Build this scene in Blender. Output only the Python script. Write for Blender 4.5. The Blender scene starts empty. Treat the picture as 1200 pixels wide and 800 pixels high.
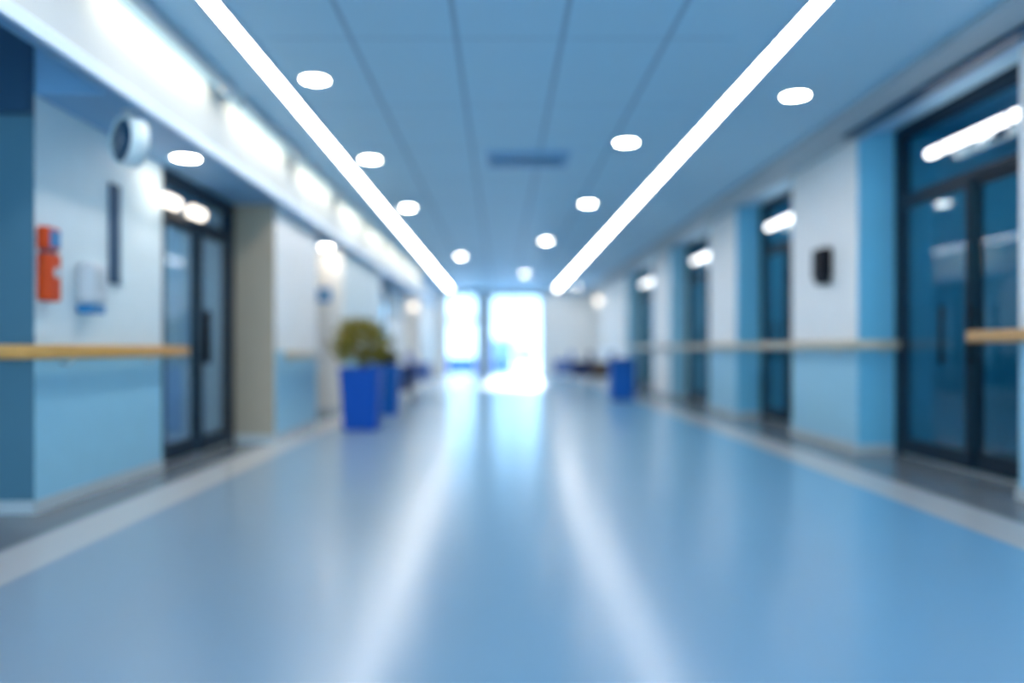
import bpy, bmesh, math, random
from mathutils import Vector, Matrix
random.seed(7)
C = bpy.context.scene.collection
EYE = 0.95            # camera height above the floor
H = 2.95              # ceiling height
ZS = 2.42             # underside of the lowered soffit on the left
XR, XRD = 3.28, 3.65  # right wall face, right door plane
XL, XLD = -2.30, -2.75
XP = -2.69            # face of the nearest left pier
YF = 26.0             # far wall

# ------------------------------------------------------------------ materials
def nodes(name):
    m = bpy.data.materials.new(name); m.use_nodes = True
    nt = m.node_tree; nt.nodes.clear()
    out = nt.nodes.new('ShaderNodeOutputMaterial')
    return m, nt, out
def paint(name, col, rough=0.5, var=0.04, scale=6.0, metal=0.0, coat=0.0, spec=0.5, bump=0.0):
    m, nt, out = nodes(name)
    b = nt.nodes.new('ShaderNodeBsdfPrincipled')
    tc = nt.nodes.new('ShaderNodeTexCoord')
    nz = nt.nodes.new('ShaderNodeTexNoise'); nz.inputs['Scale'].default_value = scale
    nz.inputs['Detail'].default_value = 3
    nt.links.new(tc.outputs['Object'], nz.inputs['Vector'])
    mp = nt.nodes.new('ShaderNodeMix'); mp.data_type = 'RGBA'
    lo = [c*(1-var) for c in col]; hi = [min(1, c*(1+var)) for c in col]
    mp.inputs[6].default_value = (*lo, 1); mp.inputs[7].default_value = (*hi, 1)
    nt.links.new(nz.outputs['Fac'], mp.inputs[0])
    nt.links.new(mp.outputs[2], b.inputs['Base Color'])
    b.inputs['Roughness'].default_value = rough
    b.inputs['Metallic'].default_value = metal
    b.inputs['Coat Weight'].default_value = coat
    b.inputs['Specular IOR Level'].default_value = spec
    if bump:
        bp = nt.nodes.new('ShaderNodeBump'); bp.inputs['Strength'].default_value = bump
        nt.links.new(nz.outputs['Fac'], bp.inputs['Height'])
        nt.links.new(bp.outputs['Normal'], b.inputs['Normal'])
    nt.links.new(b.outputs[0], out.inputs[0])
    return m
def glow(name, col, s):
    m, nt, out = nodes(name)
    e = nt.nodes.new('ShaderNodeEmission')
    e.inputs[0].default_value = (*col, 1); e.inputs[1].default_value = s
    nt.links.new(e.outputs[0], out.inputs[0])
    return m
def glass(name, tint, rough=0.03, refl=1.0):
    m, nt, out = nodes(name)
    t = nt.nodes.new('ShaderNodeBsdfTransparent'); t.inputs[0].default_value = (*tint, 1)
    g = nt.nodes.new('ShaderNodeBsdfGlossy'); g.inputs['Roughness'].default_value = rough
    g.inputs['Color'].default_value = (refl, refl, refl, 1)
    f = nt.nodes.new('ShaderNodeFresnel')
    # the same air-to-glass reflectance on both faces of the pane (Fresnel inverts the index on back faces)
    ge = nt.nodes.new('ShaderNodeNewGeometry'); io = nt.nodes.new('ShaderNodeMapRange')
    io.inputs[3].default_value = 1.5; io.inputs[4].default_value = 1/1.5
    nt.links.new(ge.outputs['Backfacing'], io.inputs[0]); nt.links.new(io.outputs[0], f.inputs[0])
    mx = nt.nodes.new('ShaderNodeMixShader')
    nt.links.new(f.outputs[0], mx.inputs[0]); nt.links.new(t.outputs[0], mx.inputs[1])
    nt.links.new(g.outputs[0], mx.inputs[2]); nt.links.new(mx.outputs[0], out.inputs[0])
    return m
def ceiling_mat():
    m, nt, out = nodes('ceiling_tiles')
    b = nt.nodes.new('ShaderNodeBsdfPrincipled')
    b.inputs['Roughness'].default_value = 0.55
    tc = nt.nodes.new('ShaderNodeTexCoord')
    sp = nt.nodes.new('ShaderNodeSeparateXYZ'); nt.links.new(tc.outputs['Object'], sp.inputs[0])
    def seam(axis, pitch, off, w):
        a = nt.nodes.new('ShaderNodeMath'); a.operation = 'ADD'; a.inputs[1].default_value = 100*pitch+off
        nt.links.new(sp.outputs[axis], a.inputs[0])
        d = nt.nodes.new('ShaderNodeMath'); d.operation = 'MODULO'; d.inputs[1].default_value = pitch
        nt.links.new(a.outputs[0], d.inputs[0])
        l = nt.nodes.new('ShaderNodeMath'); l.operation = 'LESS_THAN'; l.inputs[1].default_value = w
        nt.links.new(d.outputs[0], l.inputs[0]); return l
    s1, s2 = seam('X', 0.68, 0.30, 0.03), seam('Y', 1.36, 0.5, 0.014)
    mx = nt.nodes.new('ShaderNodeMath'); mx.operation = 'MAXIMUM'
    nt.links.new(s1.outputs[0], mx.inputs[0]); nt.links.new(s2.outputs[0], mx.inputs[1])
    # only the tiled field between the two light strips has seams
    ab = nt.nodes.new('ShaderNodeMath'); ab.operation = 'ABSOLUTE'; nt.links.new(sp.outputs['X'], ab.inputs[0])
    lt = nt.nodes.new('ShaderNodeMath'); lt.operation = 'LESS_THAN'; lt.inputs[1].default_value = 1.5
    nt.links.new(ab.outputs[0], lt.inputs[0])
    mu = nt.nodes.new('ShaderNodeMath'); mu.operation = 'MULTIPLY'
    nt.links.new(mx.outputs[0], mu.inputs[0]); nt.links.new(lt.outputs[0], mu.inputs[1])
    c = nt.nodes.new('ShaderNodeMix'); c.data_type = 'RGBA'
    c.inputs[6].default_value = (*CEIL, 1); c.inputs[7].default_value = (0.27, 0.44, 0.60, 1)
    nt.links.new(mu.outputs[0], c.inputs[0]); nt.links.new(c.outputs[2], b.inputs['Base Color'])
    nt.links.new(b.outputs[0], out.inputs[0])
    return m
def floor_mat():
    m, nt, out = nodes('floor_vinyl')
    b = nt.nodes.new('ShaderNodeBsdfPrincipled')
    tc = nt.nodes.new('ShaderNodeTexCoord')
    sp = nt.nodes.new('ShaderNodeSeparateXYZ'); nt.links.new(tc.outputs['Object'], sp.inputs[0])
    nz = nt.nodes.new('ShaderNodeTexNoise'); nz.inputs['Scale'].default_value = 0.8
    nt.links.new(tc.outputs['Object'], nz.inputs['Vector'])
    # inlaid borders: bands across X (metres), sheet colour grades from left to right
    mr = nt.nodes.new('ShaderNodeMapRange'); mr.inputs[1].default_value = -5; mr.inputs[2].default_value = 5
    nt.links.new(sp.outputs['X'], mr.inputs[0])
    r = nt.nodes.new('ShaderNodeValToRGB'); r.color_ramp.interpolation = 'LINEAR'
    el = r.color_ramp.elements
    def P(x): return (x+5)/10
    stops = [(-5, FL_DARK), (-2.36, FL_DARK), (-2.33, FL_PALE), (-2.02, FL_PALE), (-1.99, FL_LEFT), (0.0, FL_MID), (2.47, FL_RIGHT), (2.50, FL_PALE), (2.83, FL_PALE), (2.86, FL_DARK)]
    while len(el) < len(stops): el.new(0.5)
    for e, (x, c) in zip(el, stops): e.position = P(x); 
    for e, (x, c) in zip(el, stops): e.color = (*c, 1)
    nt.links.new(mr.outputs[0], r.inputs[0])
    mx = nt.nodes.new('ShaderNodeMix'); mx.data_type = 'RGBA'; mx.blend_type = 'MULTIPLY'
    mx.inputs[0].default_value = 0.25
    cr = nt.nodes.new('ShaderNodeValToRGB'); cr.color_ramp.elements[0].color = (0.75, 0.78, 0.8, 1)
    nt.links.new(nz.outputs['Fac'], cr.inputs[0])
    nt.links.new(r.outputs[0], mx.inputs[6]); nt.links.new(cr.outputs[0], mx.inputs[7])
    nt.links.new(mx.outputs[2], b.inputs['Base Color'])
    b.inputs['Roughness'].default_value = FL_ROUGH
    b.inputs['Specular IOR Level'].default_value = 0.5
    nt.links.new(b.outputs[0], out.inputs[0])
    return m
CEIL = (0.50, 0.74, 0.90)
FL_DARK = (0.17, 0.19, 0.21); FL_PALE = (0.55, 0.56, 0.57)
FL_LEFT = (0.30, 0.40, 0.50); FL_MID = (0.26, 0.44, 0.59); FL_RIGHT = (0.20, 0.45, 0.68)
FL_ROUGH = 0.22
M = dict(
    upper=paint('pale_blue_wall_paint', (0.74, 0.84, 0.87), 0.55),
    lower=paint('sky_blue_wall_paint', (0.30, 0.60, 0.77), 0.45),
    white=paint('cool_white_wall_paint', (0.93, 0.93, 0.93), 0.55),
    lowr=paint('light_blue_wall_paint', (0.35, 0.64, 0.80), 0.45),
    blue=paint('strong_blue_wall_paint', (0.18, 0.55, 0.78), 0.45),
    blue2=paint('soft_blue_wall_paint', (0.34, 0.66, 0.82), 0.45),
    teal=paint('shaded_teal_wall_paint', (0.075, 0.19, 0.27), 0.45),  # dark tone puts the pier front's shade into the paint colour
    beige=paint('beige_column_paint', (0.40, 0.33, 0.25), 0.55),
    cream=paint('cream_wall_paint', (0.90, 0.85, 0.79), 0.55),
    inner=paint('vestibule_paint', (0.10, 0.46, 0.56), 0.6),
    innerl=paint('grey_vestibule_paint', (0.62, 0.76, 0.84), 0.6),
    fascia=paint('bulkhead_paint', (0.46, 0.53, 0.58), 0.6),
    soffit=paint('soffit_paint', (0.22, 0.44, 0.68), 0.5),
    lip=paint('pale_trim', (0.55, 0.70, 0.88), 0.4),
    dark=paint('dark_frame_metal', (0.006, 0.022, 0.042), 0.45, spec=0.25),
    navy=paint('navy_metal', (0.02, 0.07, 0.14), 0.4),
    skirt=paint('grey_skirting', (0.50, 0.55, 0.58), 0.4),
    steel=paint('brushed_steel', (0.55, 0.58, 0.6), 0.3, metal=0.9),
    wood=paint('handrail_wood', (0.70, 0.35, 0.09), 0.4, var=0.15, scale=20),
    woodp=paint('pale_handrail_wood', (0.60, 0.50, 0.38), 0.35, var=0.12, scale=20),
    orange=paint('orange_plastic', (0.72, 0.07, 0.008), 0.45, spec=0.25),
    lblue=paint('label_blue', (0.02, 0.22, 0.50), 0.3),
    wplast=paint('white_plastic', (0.60, 0.64, 0.68), 0.35),
    black=paint('black_plastic', (0.002, 0.003, 0.008), 0.5, spec=0.15),
    pot=paint('cobalt_planter', (0.0, 0.075, 0.42), 0.5, spec=0.2),
    pot2=paint('azure_planter', (0.005, 0.11, 0.43), 0.5, spec=0.2),
    soil=paint('soil', (0.03, 0.02, 0.012), 0.9, var=0.4, scale=40),
    leaf=paint('olive_leaf', (0.24, 0.19, 0.012), 0.5, var=0.45, scale=9),
    leaf2=paint('dull_leaf', (0.10, 0.09, 0.03), 0.5, var=0.4, scale=9),
    stem=paint('brown_stem', (0.08, 0.05, 0.02), 0.7),
    seatb=paint('navy_upholstery', (0.008, 0.025, 0.11), 0.7),
    seatp=paint('periwinkle_upholstery', (0.12, 0.20, 0.50), 0.7),
    seatw=paint('brown_upholstery', (0.12, 0.07, 0.04), 0.7),
    ring=paint('light_ring', (0.75, 0.76, 0.78), 0.4),
    housing=paint('light_housing', (0.6, 0.66, 0.74), 0.4),
    strip=glow('strip_diffuser', (1.0, 0.96, 0.92), 11.0),
    disc=glow('downlight_diffuser', (1.0, 0.93, 0.82), 20.0),
    wash=glow('wallwash_diffuser', (1.0, 0.83, 0.60), 8.5),
    lamp=glow('lamp_diffuser', (1.0, 0.90, 0.78), 1.8),
    panel=glow('fill_panel_glow', (0.80, 0.93, 1.0), 9.0),
    bar=glow('bar_diffuser', (0.93, 0.97, 1.0), 2.5),
    gl_r=glass('blue_tinted_glass', (0.36, 0.66, 0.78)),
    gl_l=glass('grey_tinted_glass', (0.66, 0.78, 0.86)),
    gl_c=glass('sun_screening_glass', (0.70, 0.74, 0.80)),
    pave=paint('pale_paving', (0.75, 0.78, 0.82), 0.7),
    booth=paint('booth_blue', (0.02, 0.11, 0.42), 0.5),
    boothp=paint('booth_pale_blue', (0.12, 0.27, 0.55), 0.5),
)
M['ceiling'] = ceiling_mat(); M['floor'] = floor_mat()

# ------------------------------------------------------------------ mesh helpers
class MB:
    """collects shapes with material slots into one mesh"""
    def __init__(s): s.bm = bmesh.new(); s.mats = []
    def slot(s, m):
        m = M[m] if isinstance(m, str) else m
        if m not in s.mats: s.mats.append(m)
        return s.mats.index(m)
    def box(s, x0, x1, y0, y1, z0, z1, m, faces=None, bevel=0.0):
        """faces: {'-y': material, ...} overrides one side"""
        i = s.slot(m)
        v = [s.bm.verts.new((x, y, z)) for x in (x0, x1) for y in (y0, y1) for z in (z0, z1)]
        q = {'-x': (0, 1, 3, 2), '+x': (4, 6, 7, 5), '-y': (0, 4, 5, 1), '+y': (2, 3, 7, 6), '-z': (0, 2, 6, 4), '+z': (1, 5, 7, 3)}
        fs = []
        for k, ix in q.items():
            f = s.bm.faces.new([v[j] for j in ix]); f.material_index = i
            if faces and k in faces: f.material_index = s.slot(faces[k])
            fs.append(f)
        if bevel:
            es = list({e for f in fs for e in f.edges})
            bmesh.ops.bevel(s.bm, geom=es, offset=bevel, segments=3, affect='EDGES', profile=0.5)
        return s
    def lathe(s, prof, m, mat=None, seg=28, cap=True):
        """prof [(r, z)], revolved about Z, then transformed by mat"""
        i = s.slot(m); mat = mat or Matrix()
        rings = []
        for r, z in prof:
            rings.append([s.bm.verts.new(mat @ Vector((r*math.cos(2*math.pi*k/seg), r*math.sin(2*math.pi*k/seg), z))) for k in range(seg)])
        for a, b in zip(rings, rings[1:]):
            for k in range(seg):
                f = s.bm.faces.new((a[k], a[(k+1) % seg], b[(k+1) % seg], b[k])); f.material_index = i; f.smooth = True
        if cap:
            for rg in (rings[0][::-1], rings[-1]):
                f = s.bm.faces.new(rg); f.material_index = i
        return s
    def tube(s, pts, r, m, seg=10):
        i = s.slot(m); rings = []
        pts = [Vector(p) for p in pts]
        for k, p in enumerate(pts):
            d = (pts[min(k+1, len(pts)-1)] - pts[max(k-1, 0)]).normalized()
            u = d.orthogonal().normalized() if abs(d.z) > .9 else d.cross(Vector((0, 0, 1))).normalized()
            w = d.cross(u)
            rr = r[k] if isinstance(r, (list, tuple)) else r
            rings.append([s.bm.verts.new(p + rr*(u*math.cos(2*math.pi*j/seg) + w*math.sin(2*math.pi*j/seg))) for j in range(seg)])
        for a, b in zip(rings, rings[1:]):
            for j in range(seg):
                f = s.bm.faces.new((a[j], a[(j+1) % seg], b[(j+1) % seg], b[j])); f.material_index = i; f.smooth = True
        for rg in (rings[0], rings[-1]):
            f = s.bm.faces.new(rg); f.material_index = i
        return s
    def obj(s, name, parent=None, loc=None):
        bmesh.ops.recalc_face_normals(s.bm, faces=s.bm.faces)
        me = bpy.data.meshes.new(name); s.bm.to_mesh(me); s.bm.free()
        for m in s.mats: me.materials.append(m)
        o = bpy.data.objects.new(name, me); C.objects.link(o)
        if parent: o.parent = parent
        if loc: o.location = loc
        return o
def thing(name, label, cat, loc=(0, 0, 0), rz=0, group=None):
    o = bpy.data.objects.new(name, None); C.objects.link(o)
    o.empty_display_size = .1
    o.location = loc; o.rotation_euler = (0, 0, rz); o['label'] = label; o['category'] = cat
    if group: o['group'] = group
    return o
def tag(o, label, cat, group=None):
    o['label'] = label; o['category'] = cat
    if group: o['group'] = group
    return o
def struct(o): o['kind'] = 'structure'; return o
def copy_tree(o, parent=None):
    c = o.copy(); C.objects.link(c)
    if parent: c.parent = parent
    for ch in list(o.children): copy_tree(ch, c)
    return c
def dup(o, loc, label, rz=None):
    c = copy_tree(o); c.location = loc; c['label'] = label
    if rz is not None: c.rotation_euler = (0, 0, rz)
    return c

# ------------------------------------------------------------------ the room
YB = -7.0
b = MB(); b.box(-4.9, 5.4, YB, YF+0.25, -0.15, 0, 'floor'); struct(b.obj('floor'))
b = MB(); b.box(XL+0.08, 5.4, YB, YF+0.25, H, H+0.15, 'ceiling'); struct(b.obj('ceiling'))
# lowered soffit on the left with its upright bulkhead face and lip
XFA = -2.20
b = MB()
b.box(-4.9, XFA, 4.43, YF, ZS, H+0.15, 'soffit', {'+x': 'fascia'})
b.box(XFA-.07, XFA, YB, 4.43, ZS, H+0.15, 'soffit', {'+x': 'fascia'})   # free-hanging part of the bulkhead
b.box(-4.9, XFA-.07, YB, 4.43, H, H+0.15, 'soffit')
struct(b.obj('ceiling_soffit'))
b = MB(); b.box(XFA+0.001, XFA+0.035, YB, YF, ZS-0.012, ZS+0.075, 'lip', bevel=0.01); struct(b.obj('trim_1'))
# right wall cornice and shallow border step
b = MB(); b.box(2.86, XR-0.005, YB, YF-0.01, H-0.055, H-0.001, 'fascia', bevel=0.008); struct(b.obj('trim_2'))

RZ = 1.0
def right_block(b, y0, y1, ret='blue', up='white', lo='lowr'):
    b.box(XR, XRD+.02, y0, y1, 0, RZ, lo, {'-y': ret, '+y': ret})
    b.box(XR, XRD+.02, y0, y1, RZ, H, up, {'-y': ret, '+y': ret})
    b.box(XRD+.02, 5.3, y0, y1, 0, H, 'inner')
RB = [(YB, 4.86), (7.06, 8.66), (10.7, 12.1), (14.9, 16.6), (20.0, YF)]
b = MB()
for k, (y0, y1) in enumerate(RB):
    right_block(b, y0, y1, ('blue', 'blue', 'blue', 'blue2', 'blue2')[k], 'white' if k < 4 else 'cream', 'lowr' if k < 3 else 'white')
b.box(5.3, 5.4, YB, YF, 0, H, 'inner')
struct(b.obj('wall_right'))
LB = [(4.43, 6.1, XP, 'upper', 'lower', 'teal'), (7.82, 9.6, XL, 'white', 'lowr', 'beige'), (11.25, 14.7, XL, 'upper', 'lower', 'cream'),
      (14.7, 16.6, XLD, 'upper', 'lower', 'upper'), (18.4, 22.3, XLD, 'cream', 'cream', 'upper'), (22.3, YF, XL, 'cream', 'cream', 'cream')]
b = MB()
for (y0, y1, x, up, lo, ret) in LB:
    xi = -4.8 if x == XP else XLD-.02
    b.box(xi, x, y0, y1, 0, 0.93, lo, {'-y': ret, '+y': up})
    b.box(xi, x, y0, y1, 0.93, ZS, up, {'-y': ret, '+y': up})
    if x != XP: b.box(-4.8, xi, y0, y1, 0, ZS, 'innerl')
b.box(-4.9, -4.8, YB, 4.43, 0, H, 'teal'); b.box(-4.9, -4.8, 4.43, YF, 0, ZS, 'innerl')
struct(b.obj('wall_left'))
# skirtings follow every projecting face
b = MB(); t = 0.015
for k, (y0, y1) in enumerate(RB):
    b.box(XR-t, XR-0.0005, y0-t, y1+t, 0, 0.075, 'skirt')
    if k: b.box(XR, XRD-0.05, y0-t, y0-0.0005, 0, 0.075, 'skirt')
struct(b.obj('baseboard_right'))
b = MB()
for (y0, y1, x, *_r) in LB:
    b.box(x+0.0005, x+t, y0-t, y1, 0, 0.075, 'skirt')
    if _r[2] != 'upper': b.box(-4.0 if x == XP else -2.70, x, y0-t, y0-0.0005, 0, 0.075, 'skirt')
struct(b.obj('baseboard_left'))
# navy board, its colour stands in for shade high on the left pier front
b = MB(); b.box(-4.8, XP, 4.37, 4.428, 2.30, H-0.001, 'navy'); struct(b.obj('shade_trim'))
# far wall with its two openings
b = MB()
WX0, WX1, DX0, DX1, TOP = -1.84, -0.82, -0.36, 1.40, 2.78
b.box(XL, WX0, YF, YF+0.2, 0, TOP, 'cream'); b.box(WX1, DX0, YF, YF+0.2, 0, TOP, 'skirt'); b.box(DX1, XR, YF, YF+0.2, 0, TOP, 'cream')
b.box(-4.9, XL, YF, YF+0.2, 0, H, 'cream'); b.box(XR, 5.4, YF, YF+0.2, 0, H, 'cream')
b.box(XL, XR, YF, YF+0.2, TOP, H, 'fascia')
struct(b.obj('wall_far'))
def frame_rect(b, x0, x1, y, z0, z1, w, m, d=0.06):
    b.box(x0, x0+w, y, y+d, z0, z1, m); b.box(x1-w, x1, y, y+d, z0, z1, m)
    b.box(x0+w, x1-w, y, y+d, z1-w, z1, m); b.box(x0+w, x1-w, y, y+d, z0, z0+w, m)
win = bpy.data.objects.new('window_1', None); C.objects.link(win); struct(win)
b = MB(); frame_rect(b, WX0, WX1, YF+0.07, 0.0, TOP, 0.045, 'ring'); b.box(WX0+.045, WX1-.045, YF+0.07, YF+0.13, 1.85, 2.05, 'ring'); b.obj('window_frame', win)
b = MB(); b.box(WX0+.045, WX1-.045, YF+0.095, YF+0.105, 0.045, 1.85, 'gl_c'); b.obj('pane', win)
b = MB(); b.box(WX0+.045, WX1-.045, YF+0.095, YF+0.105, 2.05, TOP-.045, 'gl_c'); b.obj('pane', win)
dr = bpy.data.objects.new('door_1', None); C.objects.link(dr); struct(dr)
b = MB(); frame_rect(b, DX0, DX1, YF+0.07, 0.0, TOP, 0.05, 'ring'); b.obj('door_frame', dr)
for x0, x1 in ((DX0+.05, 0.52), (0.53, DX1-.05)):
    b = MB(); frame_rect(b, x0, x1, YF+0.085, 0.02, TOP-.06, 0.035, 'ring', 0.03); lf = b.obj('door_leaf', dr)
    b = MB(); b.box(x0+.035, x1-.035, YF+0.095, YF+0.103, 0.055, TOP-.095, 'gl_c'); b.obj('pane', lf)

# ------------------------------------------------------------------ glazed sliding doors along the sides
def side_door(n, side, xp, y0, y1, z1, zhead, gm, posts, handle_y, hr=.017):
    """frame in the plane x = xp between y0 and y1, glazing divided at posts"""
    s = -side   # towards the corridor
    d = bpy.data.objects.new('door_%d' % n, None); C.objects.link(d); struct(d)
    def bx(b, t0, t1, ya, yb, za, zb, m, bev=0):
        xs = sorted((xp+s*t0, xp+s*t1)); b.box(xs[0], xs[1], ya, yb, za, zb, m, bevel=bev)
    b = MB(); w = 0.10
    bx(b, -.06, .04, y0, y0+w, 0, z1, 'dark'); bx(b, -.06, .04, y1-w, y1, 0, z1, 'dark')
    bx(b, -.06, .04, y0+w, y1-w, z1-.10, z1, 'dark'); bx(b, -.06, .04, y0+w, y1-w, zhead-.04, zhead+.03, 'dark')
    bx(b, -.06, .03, y0+w, y1-w, 0, 0.012, 'steel')
    b.obj('door_frame', d)
    b = MB(); bx(b, -.012, 0, y0+w, y1-w, zhead+.03, z1-.10, gm); b.obj('transom_pane', d)
    ys = [y0+w] + posts + [y1-w]
    for k in range(len(ys)-1):
        a, c = ys[k]+.002, ys[k+1]-.002
        b = MB(); e = .055; off = 0.018 if k % 2 else -0.02
        bx(b, off-.018, off+.018, a, a+e, .02, zhead-.042, 'dark'); bx(b, off-.018, off+.018, c-e, c, .02, zhead-.042, 'dark')
        bx(b, off-.018, off+.018, a+e, c-e, zhead-.042-e, zhead-.042, 'dark'); bx(b, off-.018, off+.018, a+e, c-e, .02, .16, 'dark')
        lf = b.obj('door_leaf', d)
        b = MB(); bx(b, off-.005, off+.005, a+e, c-e, .16, zhead-.042-e, gm); b.obj('pane', lf)
    for hy in handle_y:
        b = MB(); X = xp+s*.085
        b.tube([(X, hy, .82), (X, hy, 1.30)], hr, 'black', 12)
        for hz in (.88, 1.24): b.tube([(X, hy, hz), (xp+s*.035, hy, hz)], .010, 'black', 8)
        b.obj('door_handle', d)
    return d
side_door(2, 1, XRD, 4.87, 7.04, H-.001, 2.30, 'gl_r', [5.92], [6.22, 5.84])
side_door(3, 1, XRD, 8.68, 10.68, H-.001, 2.30, 'gl_r', [9.75], [10.0])
side_door(4, 1, XRD, 12.12, 14.88, H-.001, 2.30, 'gl_r', [13.5], [13.7])
side_door(5, 1, XRD, 16.62, 19.98, H-.001, 2.30, 'gl_r', [18.2], [18.4])
side_door(6, -1, XLD, 6.11, 7.81, ZS-.001, 2.08, 'gl_l', [6.95], [6.98], .032)
side_door(7, -1, XLD, 9.62, 11.23, ZS-.001, 2.08, 'gl_l', [10.4], [10.6])
side_door(8, -1, XLD, 16.61, 18.39, ZS-.001, 2.08, 'gl_l', [17.5], [17.6])

# ------------------------------------------------------------------ ceiling lights
def linear(x, label):
    t = thing('ceiling_strip_light', label, 'ceiling light', (x, 0, H), 0, 'long linear ceiling lights')
    w = .046
    for q in (-w-.02, w): b = MB(); b.box(q, q+.02, -6.5, 25.4, -.016, -.0002, 'housing'); b.obj('side_trim', t)
    b = MB(); b.box(-w, w, -6.5, 25.4, -.012, -.0008, 'strip'); b.obj('diffuser', t)
    return t
linear(-1.668, 'long white strip light running down the left side of the ceiling')
linear(1.83, 'long white strip light running down the right side of the ceiling')
t0 = thing('downlight', 'x', 'ceiling light', (0, 0, H), 0, 'round recessed downlights')
Mt = Matrix.Rotation(math.pi, 4, 'X')
b = MB(); b.lathe([(.098, .0005), (.118, .0005), (.116, .010), (.100, .014), (.098, .010)], 'ring', Mt, 32, False); b.obj('frame', t0)
b = MB(); b.lathe([(.0975, .0005), (.0975, .008), (.06, .011), (.012, .0115)], 'disc', Mt, 32); b.obj('diffuser', t0)
DL = [
 (-1.375, 5.68, H, 'round downlight nearest the camera left of the tiled field, inside the left strip light'),
 (-1.372, 8.07, H, 'second round downlight from the camera beside the left strip light'),
 (-1.314, 10.84, H, 'third round downlight from the camera beside the left strip light'),
 (-0.86, 16.5, H, 'faint far downlight just above the left end window'),
 (1.21, 7.41, H, 'largest round downlight beside the right strip light, inner side'),
 (1.193, 10.53, H, 'second round downlight on the inner side of the right strip light'),
 (0.835, 14.17, H, 'small round downlight high over the glowing end doors, third on the right'),
 (0.63, 20.2, H, 'faint tiny downlight farthest away, right above the end doors'),
 (2.315, 6.04, H, 'round downlight on the outer side of the right strip light near the wall'),
 (2.38, 24.3, H, 'blurred warm downlight where the right strip light ends'),
 (-2.41, 5.88, ZS, 'round downlight in the lowered soffit before the grey glass door'),
 (-2.50, 11.0, ZS, 'warm downlight in the soffit above the small blue wall sign'),
 (-2.61, 14.9, ZS, 'small round downlight in the soffit beyond the leafy planter'),
]
t0.location = DL[0][:3]; t0['label'] = DL[0][3]
for x, y, z, l in DL[1:]: dup(t0, (x, y, z), l)
# the wall washers in the ceiling close to the bulkhead
def washer(x, y, z, side, L, m, label, group):
    """slot fitting; a baffle on the corridor side (away from the wall it lights)"""
    t = thing('wall_washer', label, 'ceiling light', (x, y, z), 0 if side < 0 else math.pi, group)
    b = MB(); b.box(.036, .044, -L-.14, L+.14, -.10, -.0005, 'fascia'); b.obj('baffle', t)
    for q in (-1, 1):
        b = MB(); b.box(-.045, .036, q*(L+.012)-.006, q*(L+.012)+.006, -.062, -.0005, 'fascia'); b.obj('end_cap', t)
    b = MB(); b.box(-.035, .030, -L, L, -.018, -.0008, m); b.obj('diffuser', t)
    return t
w0 = washer(-2.07, 2.8, H, -1, .82, 'wash', 'x', 'warm wall washers over the left bulkhead')
WW = [(2.8, 'nearest the camera'), (4.95, 'above the orange dispenser pier'), (7.0, 'above the grey glass door'), (9.1, 'just past the beige column'),
      (11.3, 'above the small blue wall sign'), (13.4, 'above the second planter'), (15.5, 'third from the end wall'), (17.6, 'second from the end wall'), (19.7, 'last one before the end wall')]
for k, (y, l) in enumerate(WW):
    l = 'warm wall washer over the left bulkhead, ' + l
    if k == 0: w0.location = (-2.07, y, H); w0['label'] = l
    else: dup(w0, (-2.07, y, H), l)

# air diffuser in the ceiling
v = thing('air_vent', 'dark slatted rectangular air vent in the middle of the ceiling tiles', 'air vent', (.28, 8.05, H))
b = MB(); b.box(-.40, .40, -.24, .24, -.02, -.0005, 'navy'); b.obj('backing', v)
b = MB()
for a in (-.42, .38): b.box(a, a+.04, -.28, .28, -.035, -.0004, 'soffit')
for a in (-.28, .24): b.box(-.38, .38, a, a+.04, -.035, -.0004, 'soffit')
b.obj('frame', v)
for k in range(6):
    b = MB(); y = -.2+k*.08; b.box(-.38, .38, y-.006, y+.006, -.034, -.02, 'soffit'); b.obj('slat', v)

# curtain track on the cornice in front of the right glass door
tr = thing('curtain_track', 'pale blue ceiling track running along above the right glass door', 'curtain track', (3.17, 0, H-.056))
b = MB(); b.box(-.055, .055, 2.5, 7.0, -.035, 0, 'navy', bevel=.006); b.obj('channel', tr)
b = MB(); b.box(.058, .085, 2.5, 7.0, -.05, 0, 'lip', bevel=.006); b.obj('rail', tr)

# unseen glowing panels added in the vestibules to brighten the door glass
def panel(x, y, label):
    t = thing('fill_panel', label, 'ceiling light', (x, y, H if x > 0 else ZS), 0, 'added fill panels in the side vestibules')
    b = MB(); frame_rect2(b, .32, .32, .04); b.obj('frame', t)
    b = MB(); b.box(-.28, .28, -.28, .28, -.012, -.0008, 'panel'); b.obj('diffuser', t)
def frame_rect2(b, a, c, w):
    b.box(-a, -a+w, -c, c, -.02, -.0005, 'ring'); b.box(a-w, a, -c, c, -.02, -.0005, 'ring')
    b.box(-a+w, a-w, -c, -c+w, -.02, -.0005, 'ring'); b.box(-a+w, a-w, c-w, c, -.02, -.0005, 'ring')
for x, y, l in [(4.6, 5.6, 'nearest right glass door'), (4.6, 9.7, 'second right glass door'), (4.6, 13.4, 'third right glass door'), (4.6, 18.2, 'farthest right glass door'),
                (-3.9, 6.95, 'grey glass door on the left'), (-3.9, 10.4, 'left glass door behind the planter'), (-3.9, 17.5, 'far left glass door')]:
    panel(x, y, 'unseen square fill panel added inside the vestibule of the ' + l)

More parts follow.
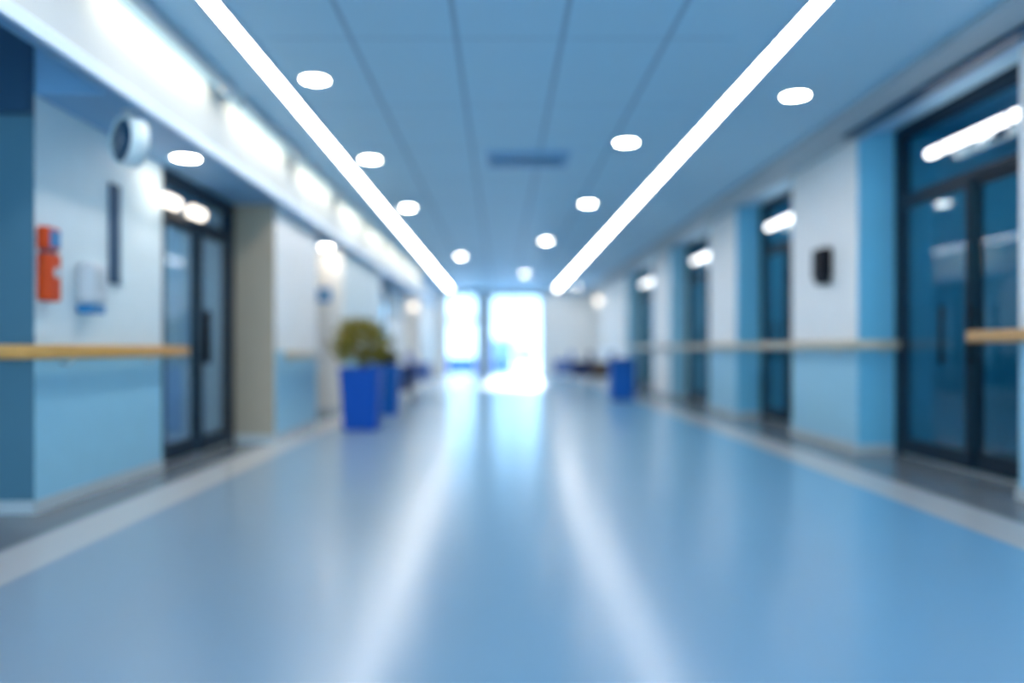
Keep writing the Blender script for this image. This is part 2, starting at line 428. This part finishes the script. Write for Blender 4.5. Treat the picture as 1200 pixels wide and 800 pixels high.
# bar lamps over the right doors
def bar_lamp(y0, y1, label):
    t = thing('bar_lamp', label, 'wall light', (XRD-.11, (y0+y1)/2, 2.56), 0, 'bar lamps over the right glass doors')
    L = (y1-y0)/2
    b = MB(); b.box(.055, .071, -.10, .10, -.05, .05, 'steel', bevel=.006)
    b.tube([(0.0, -.05, 0), (.06, -.05, 0)], .012, 'steel', 8); b.tube([(0.0, .05, 0), (.06, .05, 0)], .012, 'steel', 8); b.obj('bracket', t)
    b = MB(); R = .038
    pts = [(0, -L, 0), (0, -L+.01, 0), (0, -L+.025, 0), (0, -L+.05, 0), (0, L-.05, 0), (0, L-.025, 0), (0, L-.01, 0), (0, L, 0)]
    b.tube(pts, [R*.25, R*.6, R*.85, R, R, R*.85, R*.6, R*.25], 'bar', 14); b.obj('lamp_tube', t)
    for q in (-L*.6, L*.6): b = MB(); b.tube([(0, q-.012, 0), (0, q+.012, 0)], R+.004, 'steel', 14); b.obj('clip', t)
    # glazing bar that carries the lamp
    return t
bar_lamp(5.05, 6.38, 'longest glowing bar lamp, over the nearest right glass door')
bar_lamp(8.95, 10.2, 'glowing bar lamp over the second right glass door, beside the black dispenser wall')
bar_lamp(12.6, 14.15, 'glowing bar lamp over the third right glass door')
bar_lamp(17.2, 19.3, 'shortest-looking bar lamp, over the farthest right glass door')
# twin capsule lamps above the left glass door
def capsule(y, label):
    t = thing('capsule_lamp', label, 'wall light', (XLD+.12, y, 2.125), 0, 'capsule lamps on the left door head')
    b = MB(); b.box(-.079, -.06, -.06, .06, -.04, .04, 'steel', bevel=.005); b.tube([(-.06, 0, 0), (0, 0, 0)], .014, 'steel'); b.obj('bracket', t)
    b = MB(); L, R = .14, .05
    b.tube([(0, -L, 0), (0, -L+.015, 0), (0, -L+.04, 0), (0, L-.04, 0), (0, L-.015, 0), (0, L, 0)], [R*.3, R*.75, R, R, R*.75, R*.3], 'lamp', 16); b.obj('lamp_shade', t)
    return t
capsule(6.12, 'nearer of the two white capsule lamps on the grey glass door head')
capsule(6.64, 'farther of the two white capsule lamps on the grey glass door head')
# globe lamps
def globe(loc, r, label, side=(0, 1, 0)):
    t = thing('globe_lamp', label, 'wall light', loc)
    prof = [(r*math.sin(a), -r*math.cos(a)) for a in [math.pi*(k+.2)/12.4 for k in range(13)]]
    b = MB(); b.lathe(prof, 'lamp', None, 20); b.obj('lamp_shade', t)
    s = Vector(side)*(r+.05)
    b = MB(); b.tube([tuple(s*.9), tuple(s*.5)], .014, 'steel'); 
    rot = Vector((0, 0, 1)).rotation_difference(Vector(side)).to_matrix().to_4x4(); rot.translation = s*.86
    b.lathe([(.06, 0), (.06, .012), (.03, .02)], 'steel', rot, 20); b.obj('bracket', t)
    return t
globe((-2.52, 22.19, 2.19), .085, 'small round globe lamp on the pale pillar before the end window')
globe((3.17, 25.0, 2.53), .10, 'warm globe lamp on the cream wall near the end, right side', (1, 0, 0))

# ------------------------------------------------------------------ handrails
def sweep(b, path, hw, hh, m, rad=.016):
    """rounded-rectangle profile (half width hw, half height hh) along a level polyline, mitred"""
    i = b.slot(m); P = [Vector((x, y, 0)) for x, y in path[0]]; z = path[1]
    prof = []
    for cx, cz, a0 in ((hw-rad, hh-rad, 0), (-hw+rad, hh-rad, 90), (-hw+rad, -hh+rad, 180), (hw-rad, -hh+rad, 270)):
        for k in range(4):
            a = math.radians(a0+k*30); prof.append((cx+rad*math.cos(a), cz+rad*math.sin(a)))
    rings = []
    def ring(p, side, sc):
        rings.append([b.bm.verts.new((p.x+side.x*u*sc, p.y+side.y*u*sc, z+w*(sc if sc < 1 and len(rings) >= 0 else 1))) for u, w in prof])
    n = len(P)
    for k, p in enumerate(P):
        d0 = (P[k]-P[k-1]).normalized() if k else None; d1 = (P[k+1]-P[k]).normalized() if k < n-1 else None
        f = lambda d: Vector((d.y, -d.x, 0))
        if d0 and d1:
            s = (f(d0)+f(d1)); s = s / s.dot(f(d0)); ring(p, s, 1)
        elif d1: ring(p, f(d1), .7); ring(p+d1*.012, f(d1), 1)
        else: ring(p-d0*.012, f(d0), 1); ring(p, f(d0), .7)
    for a, c in zip(rings, rings[1:]):
        for j in range(len(prof)):
            fc = b.bm.faces.new((a[j], a[(j+1) % len(prof)], c[(j+1) % len(prof)], c[j])); fc.material_index = i; fc.smooth = True
    b.bm.faces.new(rings[0]).material_index = i; b.bm.faces.new(rings[-1]).material_index = i
def handrail(path, z, m, label, brackets):
    t = thing('handrail', label, 'handrail', (path[0][0], path[0][1], 0))
    ox, oy = path[0]
    b = MB(); sweep(b, ([(x-ox, y-oy) for x, y in path], z), .021, .041, m); b.obj('rail', t)
    for bx, by, wx, wy in brackets:   # rail point -> wall point
        b = MB(); A = (bx-ox, by-oy, z-.03); Bp = (wx-ox, wy-oy, z-.07)
        b.tube([A, (A[0]*.5+Bp[0]*.5, A[1]*.5+Bp[1]*.5, z-.075), Bp], .010, 'steel', 8)
        b.obj('bracket', t)
    return t
handrail([(-4.2, 4.335), (-2.595, 4.335), (-2.595, 6.36)], .935, 'wood', 'tan wooden handrail wrapping the left pier under the orange dispenser',
         [(-3.0, 4.335, -3.0, 4.43), (-2.595, 4.7, XP, 4.7), (-2.595, 5.8, XP, 5.8)])
handrail([(-2.215, 7.95), (-2.215, 9.55)], .885, 'woodp', 'pale wooden handrail past the beige column, behind the planter',
         [(-2.215, 8.2, XL, 8.2), (-2.215, 9.3, XL, 9.3)])
handrail([(-2.215, 11.35), (-2.215, 14.6)], .885, 'woodp', 'pale wooden handrail mostly hidden behind the two leafy planters',
         [(-2.215, 11.8, XL, 11.8), (-2.215, 14.2, XL, 14.2)])
handrail([(3.195, -6.5), (3.195, 5.25)], 1.035, 'wood', 'tan wooden handrail end at the right edge, in front of the nearest glass door',
         [(3.195, 2.0, XR, 2.0), (3.195, 4.6, XR, 4.6)])
handrail([(3.62, 6.965), (3.195, 6.965), (3.195, 19.6)], .99, 'woodp', 'long pale wooden handrail along the right wall under the black dispenser',
         [(3.5, 6.965, 3.5, 7.06), (3.195, 7.4, XR, 7.4), (3.195, 8.4, XR, 8.4), (3.195, 11.0, XR, 11.0), (3.195, 11.9, XR, 11.9), (3.195, 15.2, XR, 15.2), (3.195, 16.3, XR, 16.3)])

# ------------------------------------------------------------------ things on the walls
t = thing('upright_dispenser', 'orange upright dispenser box with a blue top panel on the left pier', 'dispenser', (XP, 4.51, 1.23))
b = MB(); b.box(.0005, .075, -.068, .068, 0, .28, 'orange', bevel=.018); b.obj('body', t)
b = MB(); b.box(.0005, .068, -.07, .07, .30, .435, 'orange', bevel=.015); hd = b.obj('lid', t)
b = MB(); b.box(.067, .072, -.045, .058, .318, .415, 'lblue', bevel=.002); b.obj('label_plate', t)['label'] = 'blue panel'
b = MB(); b.lathe([(.032, 0), (.032, .006), (.028, .008)], 'wplast', Matrix.Translation((.073, .015, .17)) @ Matrix.Rotation(math.pi/2, 4, 'Y'), 24); b.obj('emblem', t)['label'] = 'round white mark'
b = MB(); b.box(.0005, .06, -.04, .04, .275, .305, 'navy'); b.obj('hinge', t)
t = thing('sanitizer_dispenser', 'white soap dispenser on the left pier beside the orange dispenser', 'dispenser', (XP, 4.95, 1.18))
b = MB(); b.box(.0005, .11, -.11, .11, .06, .32, 'wplast', bevel=.03); b.obj('body', t)
b = MB(); b.box(.104, .114, -.05, .05, .14, .27, 'skirt', bevel=.004); b.obj('window_slot', t)
b = MB(); b.box(.0005, .10, -.09, .09, .0, .056, 'lblue', bevel=.012); b.obj('drip_tray', t)
t = thing('notice_board', 'tall narrow dark blue panel on the left pier next to the glass door', 'notice board', (XP, 5.32, 1.40))
b = MB(); b.box(.0005, .028, -.06, .06, 0, .69, 'navy', bevel=.006); b.obj('panel', t)
b = MB(); b.box(.0005, .034, .062, .12, .0, .69, 'upper', bevel=.004); b.obj('side_strip', t)['label'] = 'pale blue side strip'
# round clock hanging from the soffit
t = thing('hanging_clock', 'round drum clock hanging from the left soffit, dark face turned aside', 'clock', (-2.30, 4.74, ZS))
ax = Vector((-.62, -.78, 0)).normalized()
rot = Vector((0, 0, 1)).rotation_difference(ax).to_matrix().to_4x4(); rot.translation = Vector((0, 0, -.19))
b = MB(); b.lathe([(.12, -.07), (.15, -.06), (.155, 0), (.15, .045), (.138, .05), (.132, .035), (.05, .034)], 'upper', rot, 40); b.obj('case', t)
b = MB(); b.lathe([(.131, .0352), (.131, .038), (.02, .0385)], 'navy', rot, 40); b.obj('clock_face', t)['label'] = 'dark face'
b = MB()
for a, L in ((math.radians(60), .07), (math.radians(175), .10)):
    p0 = rot @ Vector((0, 0, .042)); p1 = rot @ Vector((L*math.cos(a), L*math.sin(a), .042)); b.tube([p0, p1], .004, 'wplast', 6)
b.obj('clock_hand', t)
b = MB(); b.tube([(0, 0, -.05), (0, 0, -.001)], .012, 'steel'); b.lathe([(.04, -.012), (.04, -.0005)], 'steel', None, 20); b.obj('hanger', t)
# black dispenser on the right wall
t = thing('wall_dispenser', 'black wall dispenser on the white wall between the first two right doors', 'dispenser', (XR, 7.70, 1.60))
b = MB(); b.box(-.12, -.0005, -.125, .125, .05, .36, 'black', bevel=.028); b.obj('body', t)
b = MB(); b.box(-.10, -.0005, -.09, .09, 0, .05, 'black', bevel=.01); b.obj('nozzle', t)
b = MB(); b.box(-.126, -.118, -.05, .05, .14, .25, 'black', bevel=.003); b.obj('window_slot', t)
# blue wall sign
t = thing('wall_sign', 'small blue square sign on the cream return wall behind the plant', 'sign', (-2.585, 11.25, 1.74))
b = MB(); b.box(-.10, .10, -.014, -.0005, -.10, .10, 'lblue', bevel=.004); b.obj('plate', t)
b = MB(); b.box(-.055, .055, -.018, -.013, -.012, .012, 'wplast'); b.box(-.012, .012, -.018, -.013, -.055, .055, 'wplast'); b.obj('emblem', t)['label'] = 'white cross'
# small white box on the far right wall
t = thing('wall_box', 'small white box just above the far right handrail', 'wall box', (XR, 15.75, 1.05))
b = MB(); b.box(-.06, -.0005, -.22, .22, 0, .11, 'wplast', bevel=.012); b.obj('body', t)
b = MB(); b.box(-.064, -.058, -.15, .15, .03, .08, 'skirt', bevel=.002); b.obj('cover', t)

# ------------------------------------------------------------------ planters
def planter(name, x, y, w, h, potm, leafm, fr, fz, label, seed, n=900):
    t = thing(name, label, 'potted plant', (x, y, 0), 0, None)
    rnd = random.Random(seed); k = .86
    b = MB(); i = b.slot(potm)
    def sq(a, z, r=.04):
        pts = []
        for cx, cy, a0 in ((1, 1, 0), (-1, 1, 90), (-1, -1, 180), (1, -1, 270)):
            for j in range(4):
                an = math.radians(a0+j*30); pts.append((cx*(a-r)+r*math.cos(an), cy*(a-r)+r*math.sin(an), z))
        return [b.bm.verts.new(p) for p in pts]
    a = w/2
    R = [sq(a*k*.94, 0), sq(a*k, .03), sq(a, h-.06), sq(a*1.05, h-.055), sq(a*1.05, h), sq(a*.93, h), sq(a*.92, h-.06)]
    for u, v2 in zip(R, R[1:]):
        for j in range(16): f = b.bm.faces.new((u[j], u[(j+1) % 16], v2[(j+1) % 16], v2[j])); f.material_index = i
    b.bm.faces.new(R[0]).material_index = i
    b.obj('pot', t)
    b = MB(); b.box(-a*.90, a*.90, -a*.90, a*.90, h-.09, h-.045, 'soil', bevel=.01); b.obj('soil', t)
    b = MB()
    for q in range(16):
        an = rnd.uniform(0, 6.28); r1 = rnd.uniform(.2, .8)*fr; z1 = h+rnd.uniform(.3, .85)*fz
        b.tube([(rnd.uniform(-.06, .06), rnd.uniform(-.06, .06), h-.06), (.35*r1*math.cos(an), .35*r1*math.sin(an), h+.4*(z1-h)), (r1*math.cos(an), r1*math.sin(an), z1)], [.010, .007, .003], 'stem', 6)
    b.obj('stem', t)
    b = MB(); i = b.slot(leafm)
    for q in range(n):
        an = rnd.uniform(0, 6.28); ph = math.acos(rnd.uniform(-.75, 1)); rr = rnd.uniform(.35, 1)**.6*rnd.uniform(.86, 1.1)
        c = Vector((fr*rr*math.sin(ph)*math.cos(an), fr*rr*math.sin(ph)*math.sin(an), h+fz*.46+fz*.54*rr*math.cos(ph)))
        d = (c-Vector((0, 0, h))).normalized(); d = (d+Vector([rnd.gauss(0, .45) for _ in range(3)])).normalized()
        s = d.cross(Vector([rnd.gauss(0, 1) for _ in range(3)])).normalized(); nn = d.cross(s)
        L, W = rnd.uniform(.06, .12), rnd.uniform(.014, .026)
        p = [c-d*L*.5, c-d*L*.1+s*W+nn*.006, c+d*L*.5-nn*.012, c-d*L*.1-s*W+nn*.006, c+d*L*.05]
        v = [b.bm.verts.new(x_) for x_ in p]
        for tri in ((0, 1, 4), (1, 2, 4), (2, 3, 4), (3, 0, 4)):
            f = b.bm.faces.new([v[e] for e in tri]); f.material_index = i
    b.obj('foliage', t)
    return t
planter('potted_plant', -1.655, 9.15, .46, .73, 'pot', 'leaf', .37, .62, 'nearest square cobalt planter with a bushy olive plant', 3)
planter('potted_plant', -1.68, 11.2, .42, .73, 'pot2', 'leaf2', .18, .20, 'second blue planter, behind the bushy olive one, with a lower plant', 5, 500)
# blue bins on the right
def bin_(x, y, w, h, m, label):
    t = thing('waste_bin', label, 'bin', (x, y, 0))
    b = MB(); b.box(-w/2, w/2, -w/2, w/2, .02, h, m, bevel=.03); b.obj('body', t)
    b = MB(); b.box(-w/2-.01, w/2+.01, -w/2-.01, w/2+.01, h, h+.07, m, bevel=.02); ld = b.obj('lid', t)
    b = MB(); b.box(-w*.32, w*.32, -w/2-.016, -w/2-.008, h+.015, h+.055, 'navy'); b.obj('flap', ld)
    b = MB(); b.box(-w/2+.02, w/2-.02, -w/2+.02, w/2-.02, 0, .025, 'navy'); b.obj('base', t)
    return t
bin_(2.25, 14.3, .44, .72, 'pot2', 'blue lidded bin standing by the right wall')

# ------------------------------------------------------------------ waiting chairs
def chair(x, y, rz, m, ms, label):
    t = thing('waiting_chair', label, 'chair', (x, y, 0), rz, 'waiting chairs along the far walls')
    b = MB(); b.box(-.25, .25, -.24, .24, .38, .47, ms, bevel=.03); b.obj('seat', t)
    b = MB(); b.box(-.25, .25, .19, .27, .50, .88, m, bevel=.03); b.obj('backrest', t)
    for sx in (-1, 1):
        for sy in (-1, 1):
            b = MB(); b.tube([(sx*.21, sy*.20, .38), (sx*.23, sy*.23, 0)], .014, 'steel', 8); b.obj('leg', t)
        b = MB(); b.box(sx*.28-.022, sx*.28+.022, -.24, .24, .26, .64, m, bevel=.015)
        b.obj('armrest', t)
    for sx in (-1, 1): b = MB(); b.tube([(sx*.19, .22, .42), (sx*.19, .235, .60)], .013, 'steel', 8); b.obj('back_bracket', t)
    return t
chair(-1.78, 13.2, math.pi/2, 'seatb', 'seatp', 'blue waiting chair nearest the planters on the left')
chair(-1.82, 14.2, math.pi/2, 'seatb', 'seatb', 'dark blue waiting chair beyond the first on the left')
chair(-1.85, 17.5, math.pi/2, 'seatp', 'seatp', 'pale blue waiting chair farthest down the left side')
chair(2.05, 19.6, -math.pi/2, 'seatb', 'seatb', 'navy waiting chair far down the right side')
chair(2.50, 18.85, -math.pi/2, 'seatw', 'seatw', 'brown waiting chair beside the navy one, far right')
chair(1.75, 21.6, -math.pi/2, 'seatp', 'seatb', 'periwinkle waiting chair nearest the end doors')

# ------------------------------------------------------------------ outside, beyond the end doors
b = MB(); b.box(-30, 30, YF+.25, 75, -.2, -.02, 'pave'); struct(b.obj('ground'))
t = thing('entrance_kiosk', 'blue kiosk outside, seen through the end doors', 'kiosk', (-.02, 31.5, 0))
b = MB(); b.box(-.62, .50, -.5, .5, -.02, 1.25, 'booth', bevel=.03); b.obj('body', t)
b = MB(); b.box(-.68, .56, -.56, .56, 1.25, 1.36, 'boothp', bevel=.02); b.obj('roof', t)
b = MB(); b.box(-.4, .3, -.52, -.49, .75, 1.1, 'boothp'); b.obj('hatch', t)
t = thing('bench', 'pale blue bench outside to the right of the kiosk', 'bench', (1.05, 32.5, 0))
b = MB(); b.box(-.42, .42, -.25, .25, .42, .52, 'boothp', bevel=.02); b.obj('seat', t)
b = MB(); b.box(-.42, .42, .2, .27, .55, .95, 'boothp', bevel=.02); b.tube([(-.3, .23, .5), (-.3, .23, .6)], .02, 'boothp'); b.tube([(.3, .23, .5), (.3, .23, .6)], .02, 'boothp'); b.obj('backrest', t)
for sx in (-.36, .36):
    b = MB(); b.box(sx-.03, sx+.03, -.2, .2, -.02, .42, 'boothp'); b.obj('leg', t)
t = thing('outdoor_planter_box', 'long blue planter box outside, seen through the end window', 'planter', (-1.75, 31.0, 0))
b = MB(); b.box(-.75, .75, -.3, .3, -.02, .58, 'booth', bevel=.03); b.obj('box', t)
b = MB(); b.box(-.68, .68, -.24, .24, .56, .60, 'soil'); b.obj('soil', t)
b = MB(); i = b.slot('booth')
b.box(-.8, .8, -.34, .34, .58, .62, 'booth', bevel=.01); b.obj('rim', t)

# ------------------------------------------------------------------ world and camera
w = bpy.data.worlds.new('sky'); bpy.context.scene.world = w; w.use_nodes = True
nt = w.node_tree; bg = nt.nodes['Background']
bg.inputs[0].default_value = (0.50, 0.80, 1.0, 1); bg.inputs[1].default_value = 4.2

sl = bpy.data.lights.new('sun', 'SUN'); sl.energy = 4.0; sl.angle = math.radians(4); sl.color = (1, .97, .92)
so = bpy.data.objects.new('sun', sl); C.objects.link(so)
so.rotation_euler = Vector((-.05, -1, -.36)).to_track_quat('-Z', 'Y').to_euler()

cam = bpy.data.cameras.new('camera'); co = bpy.data.objects.new('camera', cam); C.objects.link(co)
co.location = (0, 0, EYE); co.rotation_euler = (math.pi/2, 0, 0)
cam.sensor_width = 36; cam.lens = 27
cam.shift_x = (600-587)/1200; cam.shift_y = (409-400)/1200
cam.dof.use_dof = True; cam.dof.focus_distance = 2.2; cam.dof.aperture_fstop = 0.52
cam.clip_end = 200
s = bpy.context.scene; s.camera = co
s.view_settings.view_transform = 'Standard'; s.view_settings.look = 'None'
s.view_settings.gamma = 1; s.view_settings.use_curve_mapping = False
s.view_settings.exposure = 0.95
s.cycles.max_bounces = 8; s.cycles.diffuse_bounces = 4; s.cycles.caustics_reflective = False; s.cycles.caustics_refractive = False
s.cycles.use_denoising = True
